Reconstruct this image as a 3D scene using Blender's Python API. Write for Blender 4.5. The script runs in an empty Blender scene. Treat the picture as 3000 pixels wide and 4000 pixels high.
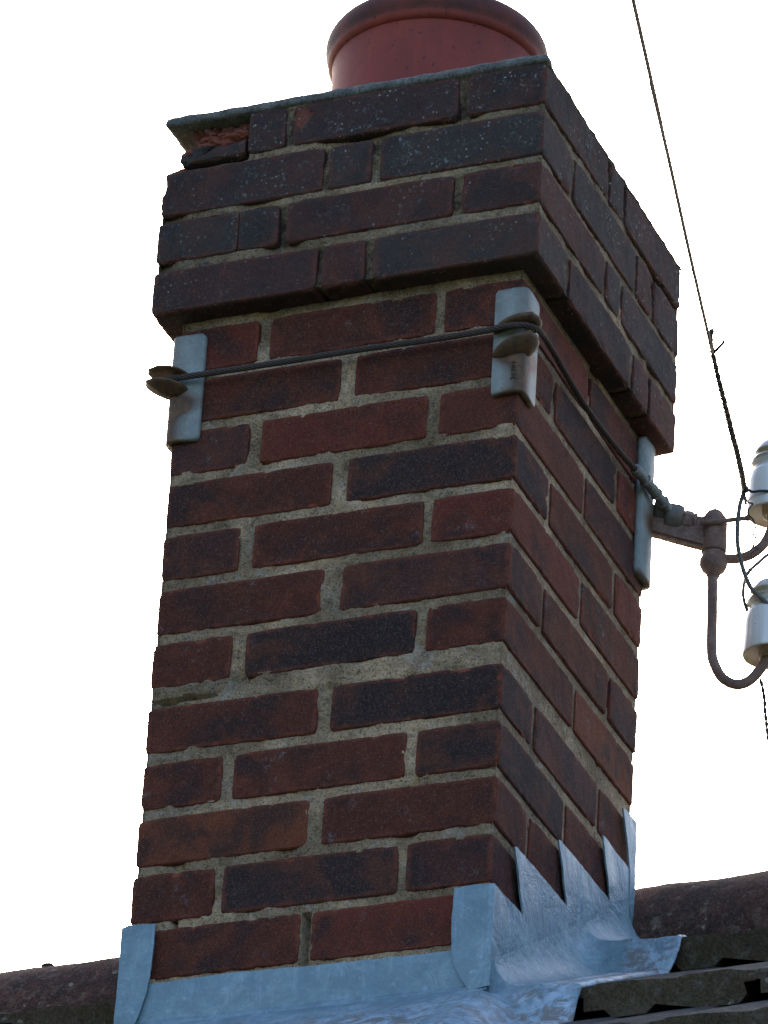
import bpy, bmesh, math, random
from math import sin, cos, pi, radians
from mathutils import Vector, Matrix, noise
random.seed(7)
sc = bpy.context.scene
COL = sc.collection

# ------------------------------------------------------------------ camera
cam = bpy.data.cameras.new('camera'); camo = bpy.data.objects.new('camera', cam); COL.objects.link(camo)
R_ = Vector((0.93001118, 0.36414997, 0.04973931)); U_ = Vector((0.13647339, -0.46781661, 0.87322542)); F_ = Vector((-0.34125388, 0.80532131, 0.48477146))
M = Matrix((R_, U_, -F_)).transposed().to_4x4(); M.translation = Vector((2.2325, -5.6616, -2.8053))
camo.matrix_world = M
cam.sensor_fit = 'VERTICAL'; cam.sensor_height = 36.0; cam.lens = 36.0*22057.0/4000.0
cam.clip_start = 0.1; cam.clip_end = 3000
sc.camera = camo

# ------------------------------------------------------------------ world, sun, exposure
SUN_EL, SUN_AZ = radians(24), radians(-26)          # azimuth from +Y towards +X
w = bpy.data.worlds.new('World'); sc.world = w; w.use_nodes = True
nt = w.node_tree; nt.nodes.clear()
sky = nt.nodes.new('ShaderNodeTexSky'); sky.sky_type = 'NISHITA'; sky.sun_disc = False
sky.sun_elevation = SUN_EL; sky.sun_rotation = SUN_AZ
sky.air_density = 0.75; sky.dust_density = 5.0; sky.ozone_density = 1.0; sky.altitude = 50
bg = nt.nodes.new('ShaderNodeBackground'); bg.inputs['Strength'].default_value = 0.15
wo = nt.nodes.new('ShaderNodeOutputWorld')
nt.links.new(sky.outputs[0], bg.inputs[0]); nt.links.new(bg.outputs[0], wo.inputs[0])
sun = bpy.data.lights.new('sun', 'SUN'); sun.energy = 2.0; sun.angle = radians(0.6); sun.color = (1, .95, .88)
suno = bpy.data.objects.new('sun', sun); COL.objects.link(suno)
sd = Vector((sin(SUN_AZ)*cos(SUN_EL), cos(SUN_AZ)*cos(SUN_EL), sin(SUN_EL)))
suno.rotation_euler = sd.to_track_quat('Z', 'Y').to_euler(); suno.location = sd*20
sc.view_settings.view_transform = 'Standard'; sc.view_settings.look = 'None'
sc.view_settings.gamma = 1; sc.view_settings.use_curve_mapping = False
sc.view_settings.exposure = 1.9

# ------------------------------------------------------------------ material helpers
class NT:
    def __init__(s, name):
        s.m = bpy.data.materials.new(name); s.m.use_nodes = True; s.t = s.m.node_tree
        s.b = s.t.nodes['Principled BSDF']; s.tc = s.n('ShaderNodeTexCoord')
    def n(s, t, **k):
        x = s.t.nodes.new(t)
        for a, b in k.items(): setattr(x, a, b)
        return x
    def l(s, a, b): s.t.links.new(a, b)
    def noise(s, scale, detail=4, rough=.6, dist=0, vec=None, w=None):
        x = s.n('ShaderNodeTexNoise')
        if w is not None: x.noise_dimensions = '4D'; s.l(w, x.inputs['W'])
        x.inputs['Scale'].default_value = scale; x.inputs['Detail'].default_value = detail
        x.inputs['Roughness'].default_value = rough; x.inputs['Distortion'].default_value = dist
        s.l(vec or s.tc.outputs['Object'], x.inputs['Vector']); return x.outputs['Fac']
    def vor(s, scale, vec=None, feat='F1'):
        x = s.n('ShaderNodeTexVoronoi', feature=feat); x.inputs['Scale'].default_value = scale
        s.l(vec or s.tc.outputs['Object'], x.inputs['Vector']); return x.outputs['Distance']
    def ramp(s, fac, stops, interp='LINEAR'):
        x = s.n('ShaderNodeValToRGB'); cr = x.color_ramp; cr.interpolation = interp
        while len(cr.elements) < len(stops): cr.elements.new(.5)
        for e, (p, c) in zip(cr.elements, stops):
            e.position = p; e.color = (c, c, c, 1) if isinstance(c, (int, float)) else (*c, 1)
        s.l(fac, x.inputs[0]); return x.outputs[0]
    def mix(s, fac, a, b, mode='MIX'):
        x = s.n('ShaderNodeMix', data_type='RGBA', blend_type=mode)
        for v, i in ((fac, 0), (a, 6), (b, 7)):
            if isinstance(v, (int, float)): x.inputs[i].default_value = v
            elif isinstance(v, tuple): x.inputs[i].default_value = (*v, 1)
            else: s.l(v, x.inputs[i])
        return x.outputs[2]
    def mul(s, a, b, op='MULTIPLY'):
        x = s.n('ShaderNodeMath', operation=op)
        for v, i in ((a, 0), (b, 1)):
            if isinstance(v, (int, float)): x.inputs[i].default_value = v
            else: s.l(v, x.inputs[i])
        return x.outputs[0]
    def bump(s, h, dist, strength=1.0):
        x = s.n('ShaderNodeBump'); x.inputs['Distance'].default_value = dist; x.inputs['Strength'].default_value = strength
        s.l(h, x.inputs['Height']); s.l(x.outputs[0], s.b.inputs['Normal'])
    def col(s, c):
        if isinstance(c, tuple): s.b.inputs['Base Color'].default_value = (*c, 1)
        else: s.l(c, s.b.inputs['Base Color'])
    def rough(s, v):
        if isinstance(v, (int, float)): s.b.inputs['Roughness'].default_value = v
        else: s.l(v, s.b.inputs['Roughness'])
    def attr(s, name):
        x = s.n('ShaderNodeAttribute'); x.attribute_name = name; return x.outputs['Fac']

def mat_brick():
    k = NT('brick'); oi = k.n('ShaderNodeObjectInfo'); rnd = k.mul(oi.outputs['Random'], 37.0)
    tone = oi.outputs['Color']; lich = oi.outputs['Alpha']
    big = k.noise(11, 3, .55, .4, w=rnd); mid = k.noise(60, 5, .7, w=rnd); fine = k.noise(420, 3, .7, w=rnd)
    # clinker-burnt blotch against red body
    dark = k.mix(.75, tone, (.028, .022, .022)); red = k.mix(.45, tone, (.18, .052, .025))
    c = k.mix(k.ramp(big, [(.40, 0.), (.54, 1.)]), dark, tone)
    c = k.mix(k.mul(k.ramp(k.noise(17, 4, .65, .5, w=k.mul(rnd, 2.0)), [(.48, 0.), (.62, 1.)]), .85), c, red)
    e = k.attr('edge')
    c = k.mix(k.mul(k.ramp(k.mul(e, k.ramp(mid, [(.35, .3), (.65, 1.)])), [(.30, 0.), (.70, 1.)]), .8), c, (.21, .062, .036))
    c = k.mix(k.ramp(mid, [(.3, .0), (.75, .5)]), c, k.mix(.5, c, (.012, .010, .012)))
    gr = k.noise(520, 3, .8, w=k.mul(rnd, 7.0))
    c = k.mix(k.ramp(gr, [(.30, .75), (.55, 0.)]), c, k.mix(.75, c, (.006, .004, .005)))
    c = k.mix(k.ramp(k.noise(340, 4, .8, w=k.mul(rnd, 9.0)), [(.50, 0.), (.75, .55)]), c, (.20, .085, .055))
    speck = k.ramp(k.noise(700, 2, .6, w=rnd), [(.60, 0.), (.70, 1.)])
    c = k.mix(k.mul(speck, .5), c, (.27, .22, .20))
    pit = k.ramp(k.noise(520, 2, .5, w=k.mul(rnd, 3.0)), [(.30, 1.), (.40, 0.)])
    c = k.mix(k.mul(pit, .7), c, (.010, .007, .008))
    c = k.mix(k.ramp(k.attr('chip'), [(.25, 0.), (.6, 1.)]), c, k.mix(k.ramp(mid, [(.3, 0.), (.7, 1.)]), (.27, .075, .040), (.15, .045, .03)))
    bloom = k.ramp(k.noise(26, 5, .75, .2, w=k.mul(rnd, 5.0)), [(.60, 0.), (.72, 1.)])
    c = k.mix(k.mul(k.mul(bloom, k.ramp(k.noise(300, 3, .7), [(.40, 0.), (.58, 1.)])), k.ramp(oi.outputs['Random'], [(.3, .15), (.9, 1.)])), c, (.20, .205, .215))
    grime = k.ramp(k.noise(38, 5, .75, w=rnd), [(.30, .25), (.60, .95)])
    c = k.mix(k.mul(grime, k.mul(k.ramp(lich, [(0., 0.), (.6, .58)]), 1.0)), c, (.040, .040, .041))
    l1 = k.ramp(k.vor(120), [(.0, 1.), (.16, 1.), (.24, 0.)])
    l2 = k.ramp(k.noise(22, 3, .6, w=rnd), [(.50, 0.), (.62, 1.)])
    l3 = k.ramp(k.noise(380, 3, .8), [(.44, 0.), (.56, 1.)])
    c = k.mix(k.mul(k.mul(k.mul(l1, l2), l3), lich), c, (.36, .40, .40))
    l4 = k.mul(k.ramp(k.noise(190, 4, .8, w=rnd), [(.56, 0.), (.66, 1.)]), k.ramp(k.noise(17, 3, .6, w=k.mul(rnd, 6.0)), [(.46, 0.), (.60, 1.)]))
    c = k.mix(k.mul(k.mul(l4, lich), .8), c, (.24, .27, .28))
    k.col(c); k.rough(.92); k.b.inputs['Specular IOR Level'].default_value = .14
    k.bump(k.mul(k.mul(fine, .6), k.mul(mid, .9), 'ADD'), .0022, .9)
    return k.m

def mat_mortar():
    k = NT('mortar'); a = k.noise(30, 5, .7); b = k.noise(260, 4, .75); d = k.noise(600, 2, .6)
    c = k.ramp(a, [(.3, (.32, .215, .125)), (.5, (.50, .355, .215)), (.68, (.43, .34, .25))])
    c = k.mix(k.ramp(k.noise(75, 5, .75, .4), [(.32, .7), (.48, 0.)]), c, (.12, .10, .070))
    c = k.mix(k.ramp(b, [(.33, .65), (.50, 0.)]), c, (.09, .075, .050))
    c = k.mix(k.ramp(d, [(.58, 0.), (.68, .8)]), c, (.60, .57, .50))
    c = k.mix(k.ramp(k.noise(420, 2, .6), [(.32, .9), (.42, 0.)]), c, (.03, .027, .022))
    c = k.mix(1.0, c, k.ramp(k.noise(5.5, 4, .65, .6), [(.34, (.55, .54, .52)), (.5, (.95, .94, .92)), (.64, (1.55, 1.52, 1.48))]), 'MULTIPLY')
    c = k.mix(k.ramp(k.noise(24, 6, .8, 1.0), [(.56, 0.), (.66, .65)]), c, (.52, .50, .46))
    c = k.mix(k.ramp(k.noise(33, 5, .8, 1.5), [(.32, .7), (.42, 0.)]), c, (.055, .05, .042))
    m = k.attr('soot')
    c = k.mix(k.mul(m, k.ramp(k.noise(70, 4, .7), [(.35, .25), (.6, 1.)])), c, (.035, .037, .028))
    g = k.ramp(k.noise(14, 4, .6), [(.56, 0.), (.72, .6)])
    c = k.mix(k.mul(g, k.mul(m, .25, 'ADD')), c, (.22, .19, .085))
    k.col(c); k.rough(.95); k.b.inputs['Specular IOR Level'].default_value = .2
    k.bump(k.mul(k.mul(b, 1.2), k.mul(k.noise(110, 4, .7), 1.4), 'ADD'), .006, 1.0)
    return k.m

def mat_cap():
    k = NT('lichened_mortar'); a = k.noise(34, 5, .75); b = k.noise(220, 5, .8)
    c = k.ramp(a, [(.3, (.11, .11, .10)), (.55, (.21, .215, .20)), (.75, (.32, .33, .31))])
    c = k.mix(k.ramp(b, [(.35, .8), (.55, 0.)]), c, (.035, .04, .036))
    c = k.mix(k.ramp(k.noise(160, 4, .8), [(.60, 0.), (.68, .8)]), c, (.50, .55, .54))
    c = k.mix(k.ramp(k.noise(28, 3, .6, w=None), [(.64, 0.), (.72, .6)]), c, (.28, .14, .10))
    k.col(c); k.rough(.95); k.bump(b, .006, 1.0); return k.m

def mat_lead():
    k = NT('lead'); a = k.noise(14, 5, .65, .6); mp = k.n('ShaderNodeMapping'); mp.inputs['Scale'].default_value = (60, 60, 6)
    k.l(k.tc.outputs['Object'], mp.inputs['Vector']); st = k.noise(1, 5, .7, vec=mp.outputs[0])
    c = k.ramp(a, [(.3, (.115, .205, .260)), (.5, (.175, .280, .325)), (.7, (.26, .375, .43))])
    c = k.mix(k.ramp(st, [(.52, 0.), (.72, .55)]), c, (.38, .50, .64))
    c = k.mix(k.ramp(k.noise(240, 4, .8), [(.56, 0.), (.70, .35)]), c, (.48, .57, .68))
    c = k.mix(k.ramp(k.noise(300, 3, .8), [(.28, .5), (.40, 0.)]), c, (.09, .12, .16))
    c = k.mix(k.ramp(k.noise(38, 6, .8, .8), [(.42, .55), (.58, 0.)]), c, (.11, .185, .245))
    c = k.mix(k.ramp(k.noise(70, 5, .8, .3), [(.60, 0.), (.74, .6)]), c, (.50, .58, .63))
    sk = k.attr('stain')
    patch = k.ramp(k.noise(26, 6, .75, 1.2), [(.48, 0.), (.56, 1.)])
    white = k.ramp(k.noise(40, 5, .7, .8), [(.40, 0.), (.6, .6)])
    c = k.mix(k.mul(sk, white), c, (.46, .58, .72))
    c = k.mix(k.mul(k.mul(sk, patch), .85), c, (.17, .155, .135))
    k.col(c); k.b.inputs['Metallic'].default_value = .25; k.rough(k.ramp(a, [(.3, .45), (.7, .62)]))
    k.bump(k.mul(k.mul(a, 2.0), k.mul(k.noise(190, 4, .7), .25), 'ADD'), .0045, .7)
    return k.m

def mat_galv():
    k = NT('galvanised_steel'); a = k.noise(30, 4, .6); b = k.noise(200, 4, .7)
    c = k.ramp(a, [(.3, (.17, .20, .195)), (.7, (.255, .29, .285))])
    c = k.mix(k.ramp(b, [(.5, 0.), (.7, .3)]), c, (.42, .45, .44))
    c = k.mix(k.ramp(k.noise(55, 5, .75, .5), [(.52, 0.), (.68, .55)]), c, (.15, .14, .11))
    r = k.attr('rust'); rn = k.noise(70, 5, .75)
    rc = k.mix(k.ramp(rn, [(.35, 0.), (.65, 1.)]), (.045, .030, .020), (.15, .075, .030))
    c = k.mix(k.ramp(k.mul(r, k.mul(rn, .8, 'ADD')), [(.32, 0.), (.85, 1.)]), c, rc)
    k.col(c); k.b.inputs['Metallic'].default_value = .15; k.rough(.62); k.bump(b, .001, .6); return k.m

def mat_rust():
    k = NT('rusted_iron'); a = k.noise(60, 6, .75); b = k.noise(320, 4, .7)
    c = k.ramp(a, [(.3, (.12, .075, .060)), (.5, (.20, .125, .10)), (.7, (.28, .20, .165))])
    c = k.mix(k.ramp(k.noise(90, 4, .7), [(.60, 0.), (.72, .6)]), c, (.30, .29, .27))
    k.col(c); k.rough(.8); k.bump(b, .002, .9); return k.m

def mat_simple(name, c1, c2, scale, rough=.6, bumpd=.001, metal=0, spec=.5):
    k = NT(name); a = k.noise(scale, 5, .7); c = k.ramp(a, [(.3, c1), (.7, c2)])
    k.col(c); k.rough(rough); k.b.inputs['Metallic'].default_value = metal; k.b.inputs['Specular IOR Level'].default_value = spec
    if bumpd: k.bump(k.noise(scale*4, 4, .7), bumpd, .8)
    return k.m

def mat_pot():
    k = NT('terracotta'); a = k.noise(9, 4, .6, .5); b = k.noise(300, 4, .7)
    c = k.ramp(a, [(.3, (.20, .038, .029)), (.7, (.27, .052, .036))])
    s = k.attr('soot'); sn = k.noise(16, 5, .7, .5)
    c = k.mix(k.ramp(k.mul(s, k.mul(sn, .55, 'ADD')), [(.50, 0.), (.95, .93)]), c, (.030, .019, .018))
    mp = k.n('ShaderNodeMapping'); mp.inputs['Scale'].default_value = (40, 40, 4); k.l(k.tc.outputs['Object'], mp.inputs[0])
    c = k.mix(k.ramp(k.noise(1, 5, .7, vec=mp.outputs[0]), [(.45, 0.), (.75, .45)]), c, (.09, .035, .03))
    c = k.mix(k.ramp(k.noise(120, 3, .6), [(.64, 0.), (.70, .8)]), c, (.03, .02, .02))
    k.col(c); k.rough(.62); k.b.inputs['Specular IOR Level'].default_value = .25; k.bump(b, .0012, .7); return k.m

def mat_porcelain():
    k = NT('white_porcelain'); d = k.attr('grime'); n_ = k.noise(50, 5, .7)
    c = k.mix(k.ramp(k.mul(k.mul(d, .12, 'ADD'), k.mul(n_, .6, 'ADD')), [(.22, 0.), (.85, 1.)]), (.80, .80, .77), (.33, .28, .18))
    c = k.mix(k.ramp(k.noise(140, 3, .7), [(.68, 0.), (.74, .7)]), c, (.10, .08, .06))
    k.col(c); k.rough(.16); k.b.inputs['Coat Weight'].default_value = .5; return k.m

def mat_tile(name, red):
    k = NT(name); oi = k.n('ShaderNodeObjectInfo'); rn = k.mul(oi.outputs['Random'], 19.0)
    a = k.noise(16, 5, .7, .3, w=rn); b = k.noise(190, 5, .8)
    if red: st = [(.30, (.040, .028, .024)), (.44, (.080, .048, .040)), (.56, (.13, .060, .046)), (.70, (.22, .165, .12))]
    else:   st = [(.28, (.045, .034, .020)), (.5, (.092, .066, .036)), (.75, (.14, .115, .078))]
    c = k.ramp(a, st)
    if not red:
        c = k.mix(k.ramp(k.noise(9, 4, .6, w=rn), [(.5, 0.), (.7, .7)]), c, (.060, .066, .022))
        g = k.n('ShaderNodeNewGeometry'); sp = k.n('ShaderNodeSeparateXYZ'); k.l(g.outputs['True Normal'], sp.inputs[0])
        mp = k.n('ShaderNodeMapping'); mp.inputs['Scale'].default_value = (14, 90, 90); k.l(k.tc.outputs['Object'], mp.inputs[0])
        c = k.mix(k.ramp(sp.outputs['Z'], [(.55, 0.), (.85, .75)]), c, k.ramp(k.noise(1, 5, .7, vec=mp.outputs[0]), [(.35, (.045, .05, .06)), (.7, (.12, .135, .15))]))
    c = k.mix(k.ramp(b, [(.38, .75), (.54, 0.)]), c, (.020, .015, .013))
    c = k.mix(k.ramp(k.noise(48, 5, .8, w=rn), [(.52, 0.), (.66, .6)]), c, (.30, .23, .17) if red else (.19, .175, .15))
    c = k.mix(k.ramp(k.noise(330, 3, .7), [(.59, 0.), (.68, .7)]), c, (.34, .27, .19) if red else (.22, .17, .12))
    l = k.mul(k.ramp(k.vor(34 if not red else 42), [(.0, 1.), (.13, 1.), (.2, 0.)]), k.ramp(k.noise(60, 3, .7, w=rn), [(.50, 0.), (.58, 1.)]))
    c = k.mix(k.mul(l, .75), c, (.40, .38, .30))
    k.col(c); k.rough(.93); k.b.inputs['Specular IOR Level'].default_value = .25; k.bump(b, .006, 1.0); return k.m

MB = mat_brick(); MM = mat_mortar(); MC = mat_cap(); ML = mat_lead(); MG = mat_galv(); MR = mat_rust(); MP = mat_pot(); MI = mat_porcelain()
MT = mat_tile('concrete_tile', False); MRT = mat_tile('ridge_tile_clay', True)
MCAB = mat_simple('tarred_steel_wire', (.028, .019, .016), (.065, .042, .033), 300, .65, .0006)
MBIND = mat_simple('grey_binding_wire', (.16, .165, .155), (.30, .305, .28), 220, .5, .0008, .3)
MWIRE = mat_simple('weathered_wire', (.030, .030, .035), (.075, .073, .078), 260, .8, .0006, 0, .1)
MBLK = mat_simple('cable_sheath', (.06, .06, .052), (.12, .12, .10), 200, .55, .0004)
MGRASS = mat_simple('grass', (.03, .05, .015), (.07, .09, .035), 3, .95, .0)
MWALL = mat_simple('render_wall', (.33, .30, .26), (.42, .39, .34), 12, .9, .003)

# ------------------------------------------------------------------ object helpers
LX, LY = 0.011139, -0.014307
def L(x, y, z): return (x + LX*z, y + LY*z, z)      # the stack leans a little
def link(name, me, mat, parent=None, smooth=True):
    o = bpy.data.objects.new(name, me); COL.objects.link(o)
    if mat: me.materials.append(mat)
    if parent: o.parent = parent
    if smooth:
        me.polygons.foreach_set('use_smooth', [True]*len(me.polygons))
    me.update(); return o
def mesh(name, vs, fs, mat, parent=None, smooth=True, attrs=None):
    me = bpy.data.meshes.new(name); me.from_pydata(vs, [], fs); me.validate()
    for an, vals in (attrs or {}).items():
        at = me.attributes.new(an, 'FLOAT', 'POINT'); at.data.foreach_set('value', vals)
    return link(name, me, mat, parent, smooth)
def thing(name, label, cat, group=None, loc=(0, 0, 0)):
    o = bpy.data.objects.new(name, None); COL.objects.link(o); o.location = loc; o.empty_display_size = .05
    o['label'] = label; o['category'] = cat
    if group: o['group'] = group
    return o
def tag(o, label, cat, group=None):
    o['label'] = label; o['category'] = cat
    if group: o['group'] = group
    return o
def nz(p, s, o=0.0): return noise.noise(Vector((p[0]*s+o, p[1]*s+o*1.7, p[2]*s-o)))
def catmull(P, n):
    P = [Vector(p) for p in P]; out = []
    Q = [P[0]*2-P[1]] + P + [P[-1]*2-P[-2]]
    for i in range(1, len(Q)-2):
        for j in range(n):
            t = j/n; a, b, c, d = Q[i-1], Q[i], Q[i+1], Q[i+2]
            out.append(.5*((2*b)+(c-a)*t+(2*a-5*b+4*c-d)*t*t+(3*b-a-3*c+d)*t**3))
    out.append(P[-1]); return out
def frames(P):
    T = [(P[min(i+1, len(P)-1)]-P[max(i-1, 0)]).normalized() for i in range(len(P))]
    n = T[0].orthogonal().normalized(); N = []
    for t in T:
        n = (n - t*n.dot(t)); n.normalize(); N.append(n.copy())
    return T, N
def resample(P, step):
    out = [P[0]]; acc = 0
    for a, b in zip(P, P[1:]):
        d = (b-a).length; t = step-acc
        while t <= d: out.append(a+(b-a)*(t/d)); t += step
        acc = (acc+d) % step
    out.append(P[-1]); return out
def sweep(P, prof, caps=True):
    """prof(i, s) -> list of (radius, angle); returns verts, faces"""
    T, N = frames(P); vs = []; fs = []; s = 0
    for i, p in enumerate(P):
        if i: s += (P[i]-P[i-1]).length
        B = T[i].cross(N[i])
        for r, a in prof(i, s): vs.append(tuple(p + N[i]*(r*cos(a)) + B*(r*sin(a))))
    m = len(prof(0, 0))
    for i in range(len(P)-1):
        for j in range(m): fs.append((i*m+j, i*m+(j+1) % m, (i+1)*m+(j+1) % m, (i+1)*m+j))
    if caps: fs.append(tuple(range(m))[::-1]); fs.append(tuple((len(P)-1)*m+j for j in range(m)))
    return vs, fs
def tube(name, P, r, mat, parent=None, m=12, n=8, spl=True, attrs=None):
    Q = catmull(P, n) if spl else [Vector(p) for p in P]
    rf = r if callable(r) else (lambda i, s: r)
    v, f = sweep(Q, lambda i, s: [(rf(i, s), 2*pi*j/m) for j in range(m)])
    return mesh(name, v, f, mat, parent, attrs=attrs)
def rope(name, P, R, pitch, lobes, mat, parent=None, n=10, depth=.3, step=.0012):
    Q = resample(catmull(P, n), step); m = lobes*5
    def prof(i, s):
        return [(R*(1-depth*(1-abs(sin(lobes*.5*(2*pi*j/m)))) if True else R), 2*pi*j/m + 2*pi*s/pitch) for j in range(m)]
    v, f = sweep(Q, prof); return mesh(name, v, f, mat, parent)
def lathe(name, prof, center, mat, parent=None, m=64, attr=None, lean=False):
    vs = []; fs = []; av = []
    for r, z in prof:
        for j in range(m):
            a = 2*pi*j/m; vs.append((center[0]+r*cos(a), center[1]+r*sin(a), center[2]+z))
            if attr: av.append(attr(r, z))
    for i in range(len(prof)-1):
        for j in range(m): fs.append((i*m+j, i*m+(j+1) % m, (i+1)*m+(j+1) % m, (i+1)*m+j))
    if attr: an = {attr.__name__: av}
    else: an = None
    return mesh(name, vs, fs, mat, parent, attrs=an)
def extrude_poly(name, pts3, nrm, thick, mat, parent=None, bevel=0.0, stain=None, sub=0):
    """closed outline (3D, planar-ish) given thickness along nrm"""
    bm = bmesh.new(); nrm = Vector(nrm).normalized()
    vs = [bm.verts.new(p) for p in pts3]; f = bm.faces.new(vs)
    r = bmesh.ops.extrude_face_region(bm, geom=[f])
    bmesh.ops.translate(bm, vec=nrm*thick, verts=[g for g in r['geom'] if isinstance(g, bmesh.types.BMVert)])
    bmesh.ops.recalc_face_normals(bm, faces=bm.faces)
    if bevel: bmesh.ops.bevel(bm, geom=list(bm.edges), offset=bevel, segments=2, affect='EDGES', clamp_overlap=True)
    bmesh.ops.triangulate(bm, faces=[f for f in bm.faces if len(f.verts) > 4])
    me = bpy.data.meshes.new(name); bm.to_mesh(me); bm.free()
    return link(name, me, mat, parent, smooth=False)

# ------------------------------------------------------------------ setting: ground
gv = []; gf = []; N_ = 40
for i in range(N_+1):
    for j in range(N_+1):
        x = (i/N_*2-1); y = (j/N_*2-1); x = x*abs(x)*900; y = y*abs(y)*900
        gv.append((x, y, -4.5 + (.15*noise.noise(Vector((x*.05, y*.05, 0))))))
for i in range(N_):
    for j in range(N_): a = i*(N_+1)+j; gf.append((a, a+N_+1, a+N_+2, a+1))
g = mesh('ground', gv, gf, MGRASS); g['kind'] = 'structure'

# ------------------------------------------------------------------ chimney stack
W, D, OV = 0.4704, 0.4751, 0.0294
stack = thing('chimney_stack', 'weathered red and purple brick chimney stack with corbelled top rising through the roof', 'chimney')

def coords(a, b, step, r):
    n = max(2, int(round((b-a-4*r)/step))); inner = [a+2*r+(b-a-4*r)*i/n for i in range(n+1)]
    return [a, a+.35*r, a+r] + inner + [b-r, b-.35*r, b]
TONES = {'d': (.036, .025, .024), 'p': (.072, .031, .027), 'r': (.135, .032, .020), 'o': (.165, .050, .023), 'g': (.056, .047, .043), 'm': (.094, .028, .019)}
brick_n = 0
def brick(x0, x1, y0, y1, z0, z1, tone, lich=0.0, fine=True, chips=.5, carve=None, label=None, tilt=0.0):
    """rounded, slightly irregular brick as a surface lattice"""
    global brick_n; brick_n += 1; sd_ = brick_n*3.17
    gz = .0022
    x0 -= gz*.8; x1 += gz*.8; z0 -= gz; z1 += gz; y0 -= gz*.5; y1 += gz*.5
    st = .0055 if fine else .03; r = .0030
    if carve: st = .0035
    X = coords(x0, x1, st, r); Y = coords(y0, y1, st, r); Z = coords(z0, z1, st, r)
    nx, ny, nz_ = len(X)-1, len(Y)-1, len(Z)-1; idx = {}; vs = []; chip = []; edge = []
    cx, cy, cz = (x0+x1)/2, (y0+y1)/2, (z0+z1)/2
    def V(i, j, k):
        key = (i, j, k)
        if key in idx: return idx[key]
        p = Vector((X[i], Y[j], Z[k]))
        lo = Vector((x0+r, y0+r, z0+r)); hi = Vector((x1-r, y1-r, z1-r))
        q = Vector((min(max(p.x, lo.x), hi.x), min(max(p.y, lo.y), hi.y), min(max(p.z, lo.z), hi.z)))
        d = p-q; l = d.length; n = d/l if l > 1e-9 else Vector((0, 0, 1))
        p2 = q + n*r
        # distance to nearest edge of the box
        ds = sorted((min(p.x-x0, x1-p.x), min(p.y-y0, y1-p.y), min(p.z-z0, z1-p.z)))
        ed = math.hypot(ds[0], ds[1]); c_ = 0.0
        if fine:
            p2 -= n*(.0010*(1+nz(p, 14, sd_)) + .0006*(1+nz(p, 70, sd_)))
            q3 = [min(p.x-x0, x1-p.x), min(p.y-y0, y1-p.y), min(p.z-z0, z1-p.z)]
            rc = .008+.004*nz((cx, p.z, cy), 31, sd_)
            for a_, b_ in ((0, 2), (1, 2)):
                if q3[a_] < rc and q3[b_] < rc and not (q3[0] < .003 and q3[1] < .003 and False):
                    k2 = (1-q3[a_]/rc)*(1-q3[b_]/rc)*.0026
                    if a_ == 0 and q3[1] < .02 and q3[0] < rc: p2.x += k2*(1 if p.x < cx else -1)*(.35 if q3[1] < .0005 and q3[0] < .0005 else 1)
                    if a_ == 1 and q3[0] < .02: p2.y += k2*(1 if p.y < cy else -1)*.6
                    p2.z += k2*(1 if p.z < cz else -1)*.6
            cn = .5+.5*nz(p, 55, sd_+9) + .22*nz(p, 170, sd_)
            if ed < .013:
                th = .70-.10*chips; k_ = max(0, cn-th)*7*(1-ed/.013)
                k_ = min(k_, 1.0)*chips
                p2 += (Vector((cx, cy, cz))-p2).normalized()*k_*.0055; c_ = k_*1.3
            elif cn > .99: c_ = .5
        else: p2 -= n*.0012
        if carve:
            dd, cc = carve(p, n); p2 += dd; c_ = max(c_, cc)
        p2.z += tilt*(p2.x-cx)
        idx[key] = len(vs); vs.append(L(*p2)); chip.append(c_); edge.append(max(0, 1-ed/.016)); return idx[key]
    fs = []
    for i in range(nx):
        for j in range(ny):
            for k, fl in ((0, True), (nz_, False)):
                q = (V(i, j, k), V(i+1, j, k), V(i+1, j+1, k), V(i, j+1, k)); fs.append(q[::-1] if fl else q)
    for i in range(nx):
        for k in range(nz_):
            for j, fl in ((0, False), (ny, True)):
                q = (V(i, j, k), V(i+1, j, k), V(i+1, j, k+1), V(i, j, k+1)); fs.append(q[::-1] if fl else q)
    for j in range(ny):
        for k in range(nz_):
            for i, fl in ((0, True), (nx, False)):
                q = (V(i, j, k), V(i, j+1, k), V(i, j+1, k+1), V(i, j, k+1)); fs.append(q[::-1] if fl else q)
    o = mesh('brick', vs, fs, MB, stack, attrs={'chip': chip, 'edge': edge})
    t = TONES[tone]; v = random.uniform(.9, 1.12); o.color = (t[0]*v, t[1]*v, t[2]*v, lich)
    if label: o['label'] = label
    return o

# courses: (z0, z1, type, x-shift of the right arris, front tones, side tones)
SH = [  # shaft, top to bottom; A = two stretchers in front, B = header stretcher header in front
 (.8440, .9070, 'B', .0020, 'rmr', 'rm'), (.7692, .8320, 'A', .0020, 'mm', 'mdr'), (.6944, .7575, 'B', .0022, 'prm', 'rp'),
 (.6199, .6829, 'A', .0024, 'md', 'pmr'), (.5443, .6080, 'B', .0018, 'pmr', 'om'), (.4677, .5314, 'A', .0014, 'mp', 'dmp'),
 (.3936, .4565, 'B', -.0005, 'mdm', 'po'), (.3029, .3655, 'A', -.0008, 'md', 'mpm'), (.2264, .2891, 'B', -.0008, 'mmd', 'pm'),
 (.1502, .2141, 'A', -.0008, 'om', 'mmr'), (.0735, .1383, 'B', -.0026, 'mdp', 'dm'), (-.003, .0630, 'A', -.0030, 'mr', 'mmm'),
 (-.078, -.014, 'B', -.003, 'mmm', 'mm'), (-.153, -.089, 'A', -.003, 'mm', 'mmm')]
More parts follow.
